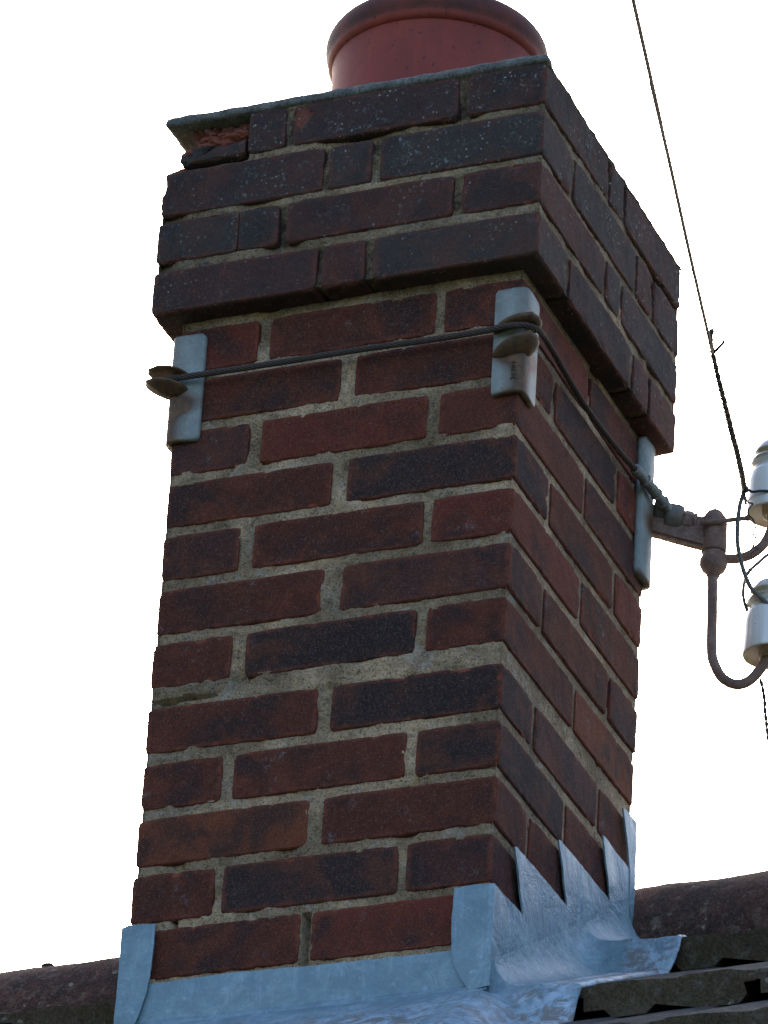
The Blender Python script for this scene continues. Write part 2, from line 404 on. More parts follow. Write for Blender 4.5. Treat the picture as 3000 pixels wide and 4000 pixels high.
XA = {0: (-.240, -.222), 1: (-.241, -.221), 3: (-.244, -.222), 5: (-.246, -.221), 7: (-.243, -.224), 9: (-.245, -.226), 11: (-.246, -.231), 13: (-.246, -.23)}
XB = {0: (-.360, -.343, -.116, -.104), 2: (-.363, -.345, -.120, -.103), 4: (-.364, -.345, -.117, -.105), 6: (-.364, -.345, -.119, -.104),
      8: (-.365, -.349, -.122, -.108), 10: (-.364, -.352, -.124, -.112), 12: (-.364, -.352, -.122, -.11)}
YA = {1: (.117, .131, .358, .370), 3: (.117, .129, .362, .374), 5: (.114, .126, .360, .372), 7: (.108, .119, .344, .355), 9: (.106, .117, .35, .362), 11: (.107, .118, .35, .362), 13: (.107, .118, .35, .362)}
YB = {0: (.243, .255), 2: (.243, .252), 4: (.244, .255), 6: (.244, .254), 8: (.229, .239), 10: (.235, .247), 12: (.235, .247)}
for c, (z0, z1, ty, sh, ft, st_) in enumerate(SH):
    jx = sh
    if ty == 'A':
        a, b = XA[c]; y0, y1, y2, y3 = YA[c]; hd = y0
        jl = -W+sh*.7
        brick(jl, a, 0, hd, z0, z1, ft[0], tilt=random.uniform(-.003, .003)); brick(b, jx, 0, hd, z0, z1, ft[1], tilt=random.uniform(-.003, .003))
        brick(jx-.105, jx, y1, y2, z0, z1, st_[1]); brick(b, jx, y3, D, z0, z1, st_[2])
        brick(-W, -W+.105, y1, y2, z0, z1, 'm', fine=False); brick(jl, a, y3, D, z0, z1, 'm', fine=False)
    else:
        a, b, e, f_ = XB[c]; y0, y1 = YB[c]; jl = -W+sh*.7
        brick(jl, a, 0, y0, z0, z1, ft[0], chips=.6, tilt=random.uniform(-.006, .006)); brick(b, e, 0, .105, z0, z1, ft[1], tilt=random.uniform(-.003, .003)); brick(f_, jx, 0, y0, z0, z1, ft[2])
        brick(f_, jx, y1, D, z0, z1, st_[1]); brick(jl, a, y1, D, z0, z1, 'm', fine=False); brick(b, e, D-.105, D, z0, z1, 'm', fine=False)
# corbel
x0c, x1c, y0c, y1c = -W-OV, OV, -OV, D+OV
CB = [(1.1429, 1.2052), (1.0666, 1.1328), (.9959, 1.0579), (.9205, .9833)]
def broken(p, n):
    """front upper left corner spalled away"""
    a = p.y-y0c; b = p.x-x0c; h = (p.z-1.1429)/.0623
    rim = .20+.16*nz(p, 38, 3)+.10*nz(p, 110, 3)+max(0, b-.075)*5
    if h < rim: return Vector((.024*max(0, 1-b/.04)*(1+.5*nz(p, 60, 8)), .004*max(0, nz(p, 40, 8)), 0)), .3*max(0, 1-b/.03)
    k = min(1, (h-rim)*4)
    lay = .5+.5*noise.noise(Vector((p.x*30, p.y*30, p.z*150+4))); lay2 = nz(p, 130, 5)
    d = Vector((0, 0, 0))
    if a < .06: d.y += k*max(0, (.004+.020*lay+.010*lay2+.012*(h-.4)-a*.5))
    if b < .05: d.x += max(0, (.022+.022*(1-abs(h-.35)*1.1)+.010*lay2-b*.4))
    d.z += -.003*k*lay2
    return d, k*1.2*(1 if lay > .42 else .45)
def nibbled(p, n):
    b = p.x-x0c; z = p.z-1.0666
    k = max(0, 1-b/.03)*(.35+.65*max(0, (z-.02)/.045))
    m = .5+.5*nz(p, 60, 2)+.3*nz(p, 150, 7)
    d = Vector((k*.017*m, 0, -max(0, 1-b/.035)*.004*m*(1 if z > .05 else 0)))
    return d, (.7*k if (n.z > .5 or m > .75) else 0)
def top_chip(p, n):
    b = p.x+.320; h = (p.z-1.1429)/.0623
    u = (b-.002-.010)/.015; v = (h-.72)/.30
    if p.y > y0c+.02: return Vector((0, 0, 0)), 0
    k = 1 if (abs(u)+abs(v)*.9 < 1.0+.2*nz(p, 200, 1)) else 0
    return Vector((0, .003*k, 0)), k
for c, (z0, z1) in enumerate(CB):
    li = (1.0, .75, .55, .45)[c]
    if c % 2 == 0:
        t = ('ddpd', 'mgp') if c == 0 else ('ggmm', 'rgg')
        brick(x0c, -.386, y0c, .21, z0, z1, 'g', li, carve=broken if c == 0 else None, label='spalled brick with its crumbling orange red inside laid bare' if c == 0 else None)
        brick(-.381 if c == 0 else -.385, -.330, y0c, y0c+.105, z0, z1, 'd' if c == 0 else 'g', li)
        brick(-.318, -.090, y0c, y0c+.105, z0, z1, t[0][2], li, carve=top_chip if c == 0 else None)
        brick(-.077, x1c, y0c, .211, z0, z1, t[0][3], li)
        brick(x1c-.105, x1c, .222, .271, z0, z1, t[1][1], li); brick(x1c-.105, x1c, .283, y1c, z0, z1, t[1][2], li)
        brick(x0c, x0c+.105, .222, .271, z0, z1, 'p', li, fine=False); brick(x0c, x0c+.105, .283, y1c, z0, z1, 'p', li, fine=False)
        brick(x0c+.117, x1c-.117, y1c-.105, y1c, z0, z1, 'p', li, fine=False)
    else:
        t = ('ggg', 'grmm') if c == 1 else ('prg', 'dpm')
        brick(x0c, -.272, y0c, .077, z0, z1, 'p', li, carve=nibbled if c == 1 else None)
        brick(-.264, -.206, y0c, .077, z0, z1, 'g' if c == 1 else 'm', li)
        brick(-.193, x1c, y0c, .077, z0, z1, 'g', li)
        brick(x1c-.105, x1c, .090, .322 if c == 3 else .327, z0, z1, 'd' if c == 3 else 'g', li)
        brick(x1c-.105, x1c, .335, .392, z0, z1, 'm', li); brick(-.193, x1c, .403, y1c, z0, z1, 'm', li)
        brick(x0c, x0c+.105, .090, .392, z0, z1, 'p', li, fine=False); brick(x0c, -.206, .403, y1c, z0, z1, 'p', li, fine=False)

# mortar cores: four rough walls + caps, recessed behind the brick faces
def core(x0, x1, y0, y1, z0, z1, rec, soot, step=.0032):
    vs = []; fs = []; sv = []
    def wall(a, b, axis_n):  # a->b in plan
        A = Vector((a[0], a[1], 0)); B = Vector((b[0], b[1], 0)); n_ = Vector(axis_n); ln = (B-A).length
        near = n_.x > .5 or n_.y < -.5
        s_ = step if near else .03
        nu = int(ln/s_); nv = int((z1-z0)/s_); base = len(vs)
        for v in range(nv+1):
            for u in range(nu+1):
                p = A+(B-A)*(u/nu); p.z = z0+(z1-z0)*v/nv
                rr = rec(p) if near else .003
                cn = min(u/nu*ln, ln-u/nu*ln)
                rr += .0015*nz(p, 40, 3)+.0011*nz(p, 150, 8) + max(0, .006-cn)*.25
                q = p - n_*rr
                if z1 < .93 and near: q.x = min(q.x, shift_at(p.z)-.0028)
                vs.append(L(*q)); sv.append(soot(p))
        for v in range(nv):
            for u in range(nu): i = base+v*(nu+1)+u; fs.append((i, i+1, i+nu+2, i+nu+1))
    e = .0015
    wall((x0+e, y0), (x1-e, y0), (0, -1, 0)); wall((x1, y0+e), (x1, y1-e), (1, 0, 0))
    wall((x1-e, y1), (x0+e, y1), (0, 1, 0)); wall((x0, y1-e), (x0, y0+e), (-1, 0, 0))
    b = len(vs); m = .006
    for z in (z0+.001, z1-.001):
        for x, y in ((x0+m, y0+m), (x1-m, y0+m), (x1-m, y1-m), (x0+m, y1-m)): vs.append(L(x, y, z)); sv.append(.6)
    fs.append((b+3, b+2, b+1, b)); fs.append((b+4, b+5, b+6, b+7))
    return vs, fs, sv
_zs = sorted(((z0+z1)/2, sh) for z0, z1, ty, sh, a_, b_ in SH)
def shift_at(z):
    if z <= _zs[0][0]: return _zs[0][1]
    for (za, a), (zb, b) in zip(_zs, _zs[1:]):
        if z <= zb: return a+(b-a)*(z-za)/(zb-za)
    return _zs[-1][1]
def under_brick(p, side):
    m = .0040+.0045*max(0, nz(p, 33, 51))
    for i, (z0, z1, ty, sh, a_, b_) in enumerate(SH):
        if z0+m < p.z < z1-m:
            gaps = ((YA[i][:2], YA[i][2:]) if ty == 'A' else (YB[i],)) if side else ((XA[i],) if ty == 'A' else (XB[i][:2], XB[i][2:]))
            h = p.y if side else p.x
            return not any(g0-m < h < g1+m for g0, g1 in gaps)
    return False
def rec_shaft(p):
    if under_brick(p, p.y > .0005): return .009
    n1 = nz(p, 9, 1); r = (.0030 if p.y < .0005 else .0012-shift_at(p.z)) + .0014*n1 + .0012*nz(p, 45, 5) - .0050*max(0, nz(p, 26, 40)-.18)
    if .3655 < p.z < .3936: r = .0016 - (shift_at(p.z) if p.y > .0005 else 0) - .0018*nz(p, 22, 4)+.002*nz(p, 90, 4); 
    # crack in the thick joint on the left of the front
    if p.y < .001 and p.x < -.38 and abs(p.z-(.374+.005*nz(p, 30, 2))) < .0016 + .002*max(0, nz(p, 20, 6)): r += .012
    if abs(p.z-.065) < .008 and abs(p.x+.413) < .002: r += .008
    if abs(p.x+.239) < .004 and p.z < .063 and p.y < .01: r += .018
    g = nz(p, 13, 30)
    if g > .34: r += (g-.34)*.03
    return r
def rec_corb(p):
    g = nz(p, 11, 12); r = .0032+.0015*nz(p, 25, 2)
    perp = any(a+.001 < p.z < b-.001 for a, b in CB)
    if perp and p.y < 0: r += .0028+.004*max(0, nz(p, 30, 21))
    if g > .2: r += (g-.2)*.03
    return r
def soot_s(p): return max(0, min(1, (p.z-.86)*8))*.5 + max(0, nz(p, 7, 3))*.25
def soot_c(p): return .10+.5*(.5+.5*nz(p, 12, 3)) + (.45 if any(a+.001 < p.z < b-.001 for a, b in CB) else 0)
v, f, s = core(-W, .0, 0, D, -.20, .9195, rec_shaft, soot_s)
mesh('mortar', v, f, MM, stack, attrs={'soot': s})
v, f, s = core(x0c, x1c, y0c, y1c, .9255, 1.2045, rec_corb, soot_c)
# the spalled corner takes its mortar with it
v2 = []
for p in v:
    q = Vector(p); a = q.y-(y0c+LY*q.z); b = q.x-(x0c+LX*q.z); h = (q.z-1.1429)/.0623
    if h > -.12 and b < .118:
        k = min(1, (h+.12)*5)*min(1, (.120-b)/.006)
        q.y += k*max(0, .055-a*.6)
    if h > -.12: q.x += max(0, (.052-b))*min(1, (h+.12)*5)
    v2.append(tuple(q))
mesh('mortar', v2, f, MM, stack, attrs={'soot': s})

# sloping mortar cap (flaunching) with a ragged edge
vs = []; fs = []
ring = []
per = 260
def cap_outline(t, ins):
    a, b, c, d = x0c+ins, x1c-ins, y0c+ins, y1c-ins; P = 2*((b-a)+(d-c)); s = t*P
    if s < b-a: return a+s, c
    s -= b-a
    if s < d-c: return b, c+s
    s -= d-c
    if s < b-a: return b-s, d
    s -= b-a; return a, d-s
layers = [(.004, 1.2045), (-.001, 1.2062), (-.0005, 1.2150), (.006, 1.2215), (.03, 1.2300), (.10, 1.2500)]
for li_, (ins, z) in enumerate(layers):
    for i in range(per):
        t = i/per
        x, y = cap_outline(t, ins)
        right = x > x1c-.03 and y > y0c+.02
        j = .0022*noise.noise(Vector((x*60, y*60, z*90)))+.0015*noise.noise(Vector((x*160, y*160, z*200)))
        cx_, cy_ = (x0c+x1c)/2, (y0c+y1c)/2; dv = Vector((cx_-x, cy_-y)).normalized()
        k = (.010 if right and li_ > 1 else 0)
        zz = z + (.0015*noise.noise(Vector((x*50, y*50, 7))) if li_ > 0 else 0) - (.008 if right and li_ > 1 else 0)
        zz += (.006*max(0, (x+.30)/-.20) if li_ in (2, 3) and x < -.30 else 0)*0
        vs.append(L(x+dv.x*(j+k), y+dv.y*(j+k), zz))
for a in range(len(layers)-1):
    for i in range(per): fs.append((a*per+i, a*per+(i+1) % per, (a+1)*per+(i+1) % per, (a+1)*per+i))
fs.append(tuple(range(per))[::-1]); fs.append(tuple((len(layers)-1)*per+i for i in range(per)))
mesh('mortar_cap', vs, fs, MC, stack)
# crumbs of brick and mortar in the hollow
for i, (x, y, z, s_) in enumerate([(-.458, -.008, 1.163, .017), (-.432, -.012, 1.170, .018), (-.404, -.014, 1.180, .014), (-.445, -.006, 1.184, .013), (-.412, -.011, 1.164, .013), (-.478, -.010, 1.1385, .012), (-.425, -.004, 1.190, .011), (-.470, .004, 1.176, .014)]):
    bm = bmesh.new(); bmesh.ops.create_icosphere(bm, subdivisions=3, radius=s_)
    for q in bm.verts:
        q.co = Vector((q.co.x*1.5, q.co.y*.9, q.co.z*.55)); q.co += q.co.normalized()*s_*(.35*noise.noise(q.co*90+Vector((i, 0, 0)))+.18*noise.noise(q.co*260))
        q.co += Vector(L(x, y, z))
    me = bpy.data.meshes.new('brick_fragment'); bm.to_mesh(me); bm.free()
    at = me.attributes.new('chip', 'FLOAT', 'POINT'); at.data.foreach_set('value', [1.0]*len(me.vertices))
    o = link('brick_fragment', me, MB, stack, smooth=False); o.color = (.1, .04, .03, .2)

# ------------------------------------------------------------------ chimney pot
pot = thing('chimney_pot', 'red clay chimney pot with a sooty rolled rim on top of the stack', 'chimney pot', loc=(0, 0, 0))
pc = L(-.235, .237, 1.22)
bx, by = pc[0]+.0025, pc[1]-.0025
def soot(r, z): return max(0, min(1, (z-.182)/.012))*.80
lathe('body', [(.143, -.02), (.143, .0), (.1405, .05), (.1398, .12), (.1394, .172), (.1405, .1785), (.1372, .1795)], (bx, by, 1.22), MP, pot, 128, soot)
rim = [(.1375, .1800), (.1415, .1812), (.1462, .1850)] + [(.1300+.0205*cos(a), .2080+.0235*sin(a)) for a in [radians(x) for x in range(-38, 120, 12)]] + [(.1160, .222), (.115, .18), (.115, .0)]
lathe('rim', rim, (bx, by, 1.22), MP, pot, 128, soot)

# ------------------------------------------------------------------ corner brackets
def corner_plate(name, parent, c, sx, sy, z0, z1, wx, wy, t=.007, rustf=None):
    """L-shaped galvanised plate wrapped round an arris at plan point c; sx, sy = outward signs"""
    # plan profile around the corner, outside line then inside line (rounded)
    out = [(-wx, t*.35), (-wx+.0015, t)] + [(-.012, t+.0012), (0, t+.0008)] + [(t*sin(a)*1.05, t*cos(a)*1.05) for a in (.35, .8, 1.2)] + [(t+.0008, 0), (t+.0012, -.012)] + [(t, -wy+.0015), (t*.35, -wy)]
    inn = [(.0006, -wy), (.0006, .0006), (-wx, .0006)]
    prof = out+inn; m = len(prof); n = 40; vs = []; fs = []; ru = []
    for k in range(n+1):
        v = k/n; z = z0+(z1-z0)*v
        e = min(v, 1-v)*(z1-z0)
        for q, (a, b) in enumerate(prof):
            sh = 1.0
            if e < .006: sh = 1-.10*(1-e/.006)**2
            px, py = a*sh if a < -t else a, b*sh if b < -t else b
            vs.append(L(c[0]+sx*px, c[1]+sy*py, z)); ru.append(rustf(a, b, z) if rustf else 0)
    for k in range(n):
        for j in range(m): fs.append((k*m+j, k*m+(j+1) % m, (k+1)*m+(j+1) % m, (k+1)*m+j))
    fs.append(tuple(range(m))[::-1]); fs.append(tuple(n*m+j for j in range(m)))
    return mesh(name, vs, fs, MG, parent, attrs={'rust': ru})
def lip(name, parent, c, sx, sy, zc, dz, th, nose, web=0.0, wid=.030):
    """leaf shaped cast lip that carries the wire round the corner"""
    nu = 40; vs = []; fs = []; ru = []; m = 12
    for i in range(nu+1):
        u = i/nu*2-1; pr = (1-abs(u)**2.2); a = u*wid*(1.15 if u < 0 else .55)
        # plan position of the lip tip and root along the L
        if u < 0: root = Vector((a, .004)); 
        else: root = Vector((.004, -a))
        if abs(u) < .25: root = Vector((.002-.02*max(0, -u)*.6, .002-.02*max(0, u)*.6))
        diag = Vector((1, 1)).normalized(); dirn = (diag*(1-abs(u)) + (Vector((0, 1)) if u < 0 else Vector((1, 0)))*abs(u)).normalized()
        tip = root + dirn*(.004+nose*pr**.8)
        z = zc - dz*abs(u)**1.3*(1 if u < 0 else .45)
        h = th*(.35+.65*pr)
        for j in range(m):
            an = 2*pi*j/m; s_ = (.5+.5*cos(an)); p = root.lerp(tip, s_)
            zz = z + sin(an)*h*.5*(1-.25*s_)
            if sin(an) < 0: zz -= web*pr*(1-s_)**1.0
            vs.append(L(c[0]+sx*p.x, c[1]+sy*p.y, zz)); ru.append(.95)
    for i in range(nu):
        for j in range(m): fs.append((i*m+j, i*m+(j+1) % m, (i+1)*m+(j+1) % m, (i+1)*m+j))
    fs.append(tuple(range(m))[::-1]); fs.append(tuple(nu*m+j for j in range(m)))
    return mesh(name, vs, fs, MG, parent, attrs={'rust': ru})
def rust1(a, b, z):
    near = math.exp(-((min(abs(a), abs(b)) if a < 0 else abs(b)*1.0)/.010)**2) if True else 0
    arr = math.exp(-(math.hypot(min(a, 0), min(b, 0))/.017)**2)
    r = .75*arr*(1 if z < .80 else .5) + .9*math.exp(-((z-.795)/.016)**2)*(.5+.5*arr) + .5*max(0, 1-(z-.737)/.006)
    return min(1, r)
G = 'galvanised corner plates holding the strapping wire'
b1 = thing('corner_bracket', 'grey metal corner bracket on the near edge of the stack, numbered 30301', 'bracket', G)
corner_plate('plate', b1, (.002, 0), 1, -1, .738, .888, .036, .042, rustf=rust1)
lip('wire_lip', b1, (.002, 0), 1, -1, .8370, .010, .017, .026)
lip('wire_lip', b1, (.002, 0), 1, -1, .8130, .020, .014, .022, web=.018)
b2 = thing('corner_bracket', 'leftmost grey metal corner bracket, its rusty lips sticking out against the sky', 'bracket', G)
corner_plate('plate', b2, (-W+.001, 0), -1, -1, .740, .895, .040, .036, rustf=rust1)
lip('wire_lip', b2, (-W+.001, 0), -1, -1, .8410, .004, .010, .033, wid=.017)
lip('wire_lip', b2, (-W+.001, 0), -1, -1, .8240, .009, .0095, .035, web=.016, wid=.018)
b3 = thing('corner_bracket', 'rusty bracket on the far right corner with an arm, bolt and curved insulator hooks', 'bracket', G)
corner_plate('plate', b3, (.0015, D), 1, 1, .712, .917, .036, .040, t=.010, rustf=lambda a, b, z: .15+.6*math.exp(-((z-.80)/.02)**2)*(1 if a > -.01 and b > -.03 else .3)+.4*max(0, 1-(z-.712)/.012))
# embossed number on the near bracket: raised strokes of each digit
DIG = {'3': [[(0, 1), (.6, 1), (.8, .8), (.6, .55), (.3, .52)], [(.6, .5), (.8, .25), (.6, 0), (0, 0)]], '0': [[(.4, 1), (.05, .75), (.05, .25), (.4, 0), (.75, .25), (.75, .75), (.4, 1)]], '1': [[(.2, .8), (.45, 1), (.45, 0)]]}
nv = []; nf = []
for di, ch in enumerate('30301'):
    for st in DIG[ch]:
        pts = []
        for a, b in st:   # text runs upwards along the arris, glyph tops towards the left
            pts.append(L(.002-.0025-b*.0052, -.0088, .7550+di*.0056+a*.0043))
        v, f = sweep([Vector(p) for p in pts], lambda i, s: [(.00055, 2*pi*j/5) for j in range(5)])
        o_ = len(nv); nv += v; nf += [tuple(q+o_ for q in ff) for ff in f]
mesh('embossed_number', nv, nf, MG, b1, attrs={'rust': [.8]*len(nv)})

# arm casting of the far bracket, in a vertical plane leaving the corner
AD = Vector((cos(.349), sin(.349), 0)); AN = Vector((sin(.349), -cos(.349), 0))
def ap(s, z, off=0.0):   # s metres out from the corner
    b = Vector((.012, .482, z))+AD*s+AN*off; return tuple(b)
arm = [(-.004, .8440), (.006, .8420), (.020, .8300), (.040, .8230), (.060, .8190), (.082, .8180), (.098, .8190), (.098, .7790), (.070, .7790), (.034, .7885), (.008, .7960), (-.004, .7985)]
extrude_poly('arm', [ap(s, z, .009) for s, z in arm], -AN, .018, MR, b3, bevel=.0035)
def drum(name, s0, s1, r, zc, mat, m=6, tw=0.3):
    """short faceted or round piece whose axis follows the arm"""
    c0 = Vector(ap(s0, zc, .001)); c1 = Vector(ap(s1, zc-(s1-s0)*.18, .001)); d = (c1-c0)
    vs = []; fs = []; up = Vector((0, 0, 1)); B = d.normalized().cross(up).normalized(); U2 = B.cross(d.normalized())
    for t, rr in ((0, .72), (.10, .94), (.28, 1), (.75, 1), (.92, .92), (1, .7)):
        for j in range(m):
            an = 2*pi*j/m+tw; vs.append(tuple(c0+d*t+(U2*cos(an)+B*sin(an))*r*rr*(1+.04*sin(j*2.1))))
    for i in range(5):
        for j in range(m): fs.append((i*m+j, i*m+(j+1) % m, (i+1)*m+(j+1) % m, (i+1)*m+j))
    fs.append(tuple(range(m))[::-1]); fs.append(tuple(5*m+j for j in range(m)))
    return mesh(name, vs, fs, mat, b3, smooth=m > 8, attrs={'rust': [.5]*len(vs)})
drum('eye_bolt', .004, .022, .0185, .838, MG, 16)
drum('nut', .019, .043, .0195, .826, MG, 14)
drum('nut', .042, .056, .0150, .821, MR, 6)
drum('washer', .0555, .061, .0125, .819, MR, 16)
drum('nut', .060, .071, .0110, .818, MR, 6, .1)
tube('tie_bolt', [ap(.066, .8070, .020), ap(.130, .8180, .020)], .0033, MR, b3, 10, 2, spl=False)
tube('nut', [ap(.1255, .8172, .020), ap(.1305, .8181, .020)], .0046, MR, b3, 6, 2, spl=False)
hc = Vector((.0912, .5108, 0))
lathe('post_head', [(.0, .0), (.0165, .0), (.0168, .004), (.0172, .040), (.0172, .0485), (.0155, .052), (.0125, .056), (.0125, .0565), (.0100, .0605), (.0045, .0645), (.0, .0655)], (hc.x, hc.y, .7745), MR, b3, 28)
lathe('collar', [(.0, .0), (.008, .001), (.0095, .006), (.0155, .012), (.0185, .019), (.0185, .026), (.0155, .033), (.0150, .037), (.0, .037)], (hc.x, hc.y, .7365), MR, b3, 28)
tube('insulator_hook', [(.0902, .5105, .7455), (.0911, .5108, .6826), (.0916, .511, .6296), (.0955, .5125, .6090), (.1060, .516, .5890), (.1223, .5221, .5804), (.1378, .5278, .5863), (.1500, .5322, .6018), (.1590, .5355, .6200), (.1625, .5366, .6400), (.1630, .5367, .660)], .0069, MR, b3, 16, 8)
tube('insulator_hook', [(.0960, .512, .7655), (.1110, .518, .7662), (.1236, .5226, .7679), (.1393, .5283, .7754), (.1540, .5335, .7920), (.1620, .5364, .8150), (.1636, .5372, .8400), (.1636, .5372, .860)], .0066, MR, b3, 16, 8)

# ------------------------------------------------------------------ insulators
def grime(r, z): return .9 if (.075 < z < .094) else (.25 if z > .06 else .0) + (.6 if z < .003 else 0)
def insulator(cx_, cy_, zb_, k, label):
    t = thing('insulator', label, 'insulator', 'white porcelain insulators on the bracket hooks')
    pr_ = [(.012, .030), (.024, .012), (.0335, .001), (.0358, .0), (.0372, .003), (.0368, .020), (.0360, .045), (.0345, .058), (.0300, .0665), (.0275, .0690), (.0285, .0715), (.0322, .0740), (.0328, .0790), (.0300, .0840), (.0262, .0860), (.0255, .0880), (.0285, .0905), (.0280, .0940), (.0230, .1040), (.0165, .1095), (.008, .1118), (.0, .1122)]
    lathe('porcelain_body', [(r*k, z) for r, z in pr_], (cx_, cy_, zb_), MI, t, 64, grime)
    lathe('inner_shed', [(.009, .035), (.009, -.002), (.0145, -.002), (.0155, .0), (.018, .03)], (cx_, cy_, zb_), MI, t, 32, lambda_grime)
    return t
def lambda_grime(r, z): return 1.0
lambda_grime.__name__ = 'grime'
insulator(.1645, .5372, .8330, .97, 'upper white porcelain insulator, the overhead wire tied round it')
insulator(.1637, .5372, .6225, 1.0, 'lower white porcelain insulator on the J-shaped hook')

# ------------------------------------------------------------------ wires
strap = thing('strapping_wire', 'dark twisted steel wire strapped round the stack through the brackets', 'wire')
SP = [L(-W-.006, .06, .826), L(-W-.013, .03, .827), L(-.497, -.008, .826), L(-.492, -.018, .826), L(-.475, -.020, .8262), L(-.436, -.018, .827), L(-.316, -.017, .827), L(-.211, -.017, .8275), L(-.107, -.016, .826), L(-.040, -.018, .8255), L(-.010, -.022, .8250),
      L(.012, -.021, .8230), L(.022, -.010, .8235), L(.0225, .010, .830), L(.017, .040, .839), L(.013, .088, .843), L(.012, .129, .840), L(.011, .222, .835), L(.012, .343, .839), L(.016, .400, .841)]
rope('twisted_wire', SP, .0043, .042, 6, MCAB, strap, depth=.42)
Q = [L(.0155, .392, .8415), L(.018, .418, .841), L(.022, .445, .838), L(.026, .474, .834), L(.030, .492, .829)]
Qc = resample(catmull(Q, 12), .0007)
v, f = sweep(Qc, lambda i, s: [((.0064+.0010*sin(2*pi*s/.0030)+.0012*noise.noise(Vector((s*60, 0, 0)))), 2*pi*j/14) for j in range(14)])
mesh('binding', v, f, MBIND, strap)
for (s0, k) in ((.036, 1), (.058, 1), (.072, -1)):
    pass
for i, off in enumerate((-.0032, .0, .0032)):
    tube('wire_end', [L(.029, .486+off*.4, .829+off), L(.036, .498, .818+off*1.2), (.050+off, .500, .802+off), (.053, .503, .797), (.049+off, .507, .804)], .0020, MBIND, strap, 8, 6)
for t_ in (.30, .62, .80):
    p = Qc[int(len(Qc)*t_)]; T = (Qc[int(len(Qc)*t_)+3]-p).normalized(); n1 = T.orthogonal().normalized(); n2 = T.cross(n1)
    tube('wire_turn', [p+n1*.0078*cos(a)+n2*.0078*sin(a)+T*.0006*a for a in [q*pi/6 for q in range(0, 10)]], .0014, MBIND, strap, 6, 3)

ow = thing('overhead_wire', 'grey overhead wire slanting down to the upper insulator, bound where it ends', 'wire')
far = Vector((.6781, -1.4551, .2519)); near = Vector((.3203, -.171, .6516)); ext = far + (far-near)*7
mid = [ext, far*.5+ext*.5+Vector((0, 0, -.01)), far, Vector((.5974, -1.1747, .3479)), Vector((.5178, -.8931, .4431)), Vector((.4251, -.5571, .5415)), near]
tube('wire', mid, .0021, MWIRE, ow, 8, 10)
B_ = [near+Vector((.01, -.036, .011)), near, Vector((.2572, .0802, .7055)), Vector((.195, .305, .780)), Vector((.1372, .4953, .8550))]
Qb = resample(catmull(B_, 10), .0012)
v, f = sweep(Qb, lambda i, s: [((.0026+.0006*min(1, s*3))*(1+.24*noise.noise(Vector((s*160, 1, 0)))+.22*cos(a*1-2*pi*s/.011)+.15*cos(2*a-2*pi*s/.017)), a) for a in [2*pi*j/10 for j in range(10)]])
mesh('binding', v, f, MWIRE, ow)
tube('wire_tail', [near+Vector((0, 0, .000)), Vector((.3330, -.185, .6505)), Vector((.3422, -.1969, .6485)), Vector((.3440, -.1985, .6500))], .0018, MWIRE, ow, 6, 4)
T0 = Vector((.1368, .4953, .8540))
tie = [T0, Vector((.1420, .4960, .8540)), Vector((.1475, .4990, .8515)), Vector((.162, .4980, .8500)), Vector((.190, .512, .8510)), Vector((.2010, .535, .8530)), Vector((.190, .563, .8530)), Vector((.1645, .5745, .8530)), Vector((.138, .563, .8530)), Vector((.1275, .537, .8530)), Vector((.1330, .509, .8530)), T0]
tube('tie_loop', tie, .0018, MWIRE, ow, 8, 6)
for d in (0, .003, -.0028): tube('knot', [T0+Vector((-.002, -.001, d)), T0+Vector((.001, -.0036, d*1.4)), T0+Vector((.004, .000, d)), T0+Vector((.001, .0032, d*.6)), T0+Vector((-.002, -.001, d*.5))], .0019, MWIRE, ow, 8, 5)

lead1 = tube('drop_cable', [(.1378, .4950, .8530), (.1345, .4940, .8420), (.1313, .4935, .8263), (.1294, .4928, .7897), (.1315, .4936, .7629), (.1383, .496, .7326), (.1466, .499, .71), (.1578, .5031, .6953), (.1753, .5095, .6789), (.205, .520, .655), (.245, .535, .60)], .0031, MBLK, None, 10, 8)
tag(lead1, 'dark insulated cable looping from the overhead wire down across the lower insulator', 'cable')
lead2 = tube('drop_cable', [(.215, .556, .800), (.1850, .5450, .7900), (.1614, .5364, .777), (.1458, .5307, .7611), (.1335, .5262, .7453), (.1291, .5246, .726), (.1294, .5247, .7069), (.1345, .5300, .6880), (.142, .545, .672)], .0023, MBLK, None, 10, 8)
tag(lead2, 'thinner cable curving in from the right and ending behind the lower insulator', 'cable')
th = [(.1380, .4945, .8520), (.1402, .4914, .8412), (.1435, .4926, .8328), (.1492, .4947, .8307), (.1443, .4929, .822), (.1448, .4931, .8136), (.1502, .4951, .8069), (.153, .4961, .7935), (.1516, .4955, .7838), (.1558, .4971, .7763), (.1518, .4956, .7685), (.1473, .494, .7607)]
hair = thing('tie_wire', 'loose curly end of thin tie wire hanging beside the upper insulator', 'wire')
tube('wire', th, .0011, MWIRE, hair, 6, 6)
pts = []
for i in range(90):
    t = i/89; c_ = Vector((.1500-.006*t+.004*sin(t*7), .4965+.02*t, .800-.105*t)); pts.append(c_+Vector((.0042*sin(t*44), .003*cos(t*44), 0)))
tube('wire', pts, .0007, MWIRE, hair, 5, 2)
tw = [(.1520, .5331, .5900), (.1569, .5347, .5645), (.1589, .5354, .5385), (.1624, .5367, .5089), (.168, .538, .470), (.176, .54, .42)]
t_ = rope('hanging_tie_wire', tw, .0029, .020, 2, MWIRE, None, n=8, depth=.75)
tag(t_, 'pale twisted wire hanging from the bottom of the J-shaped hook', 'wire')

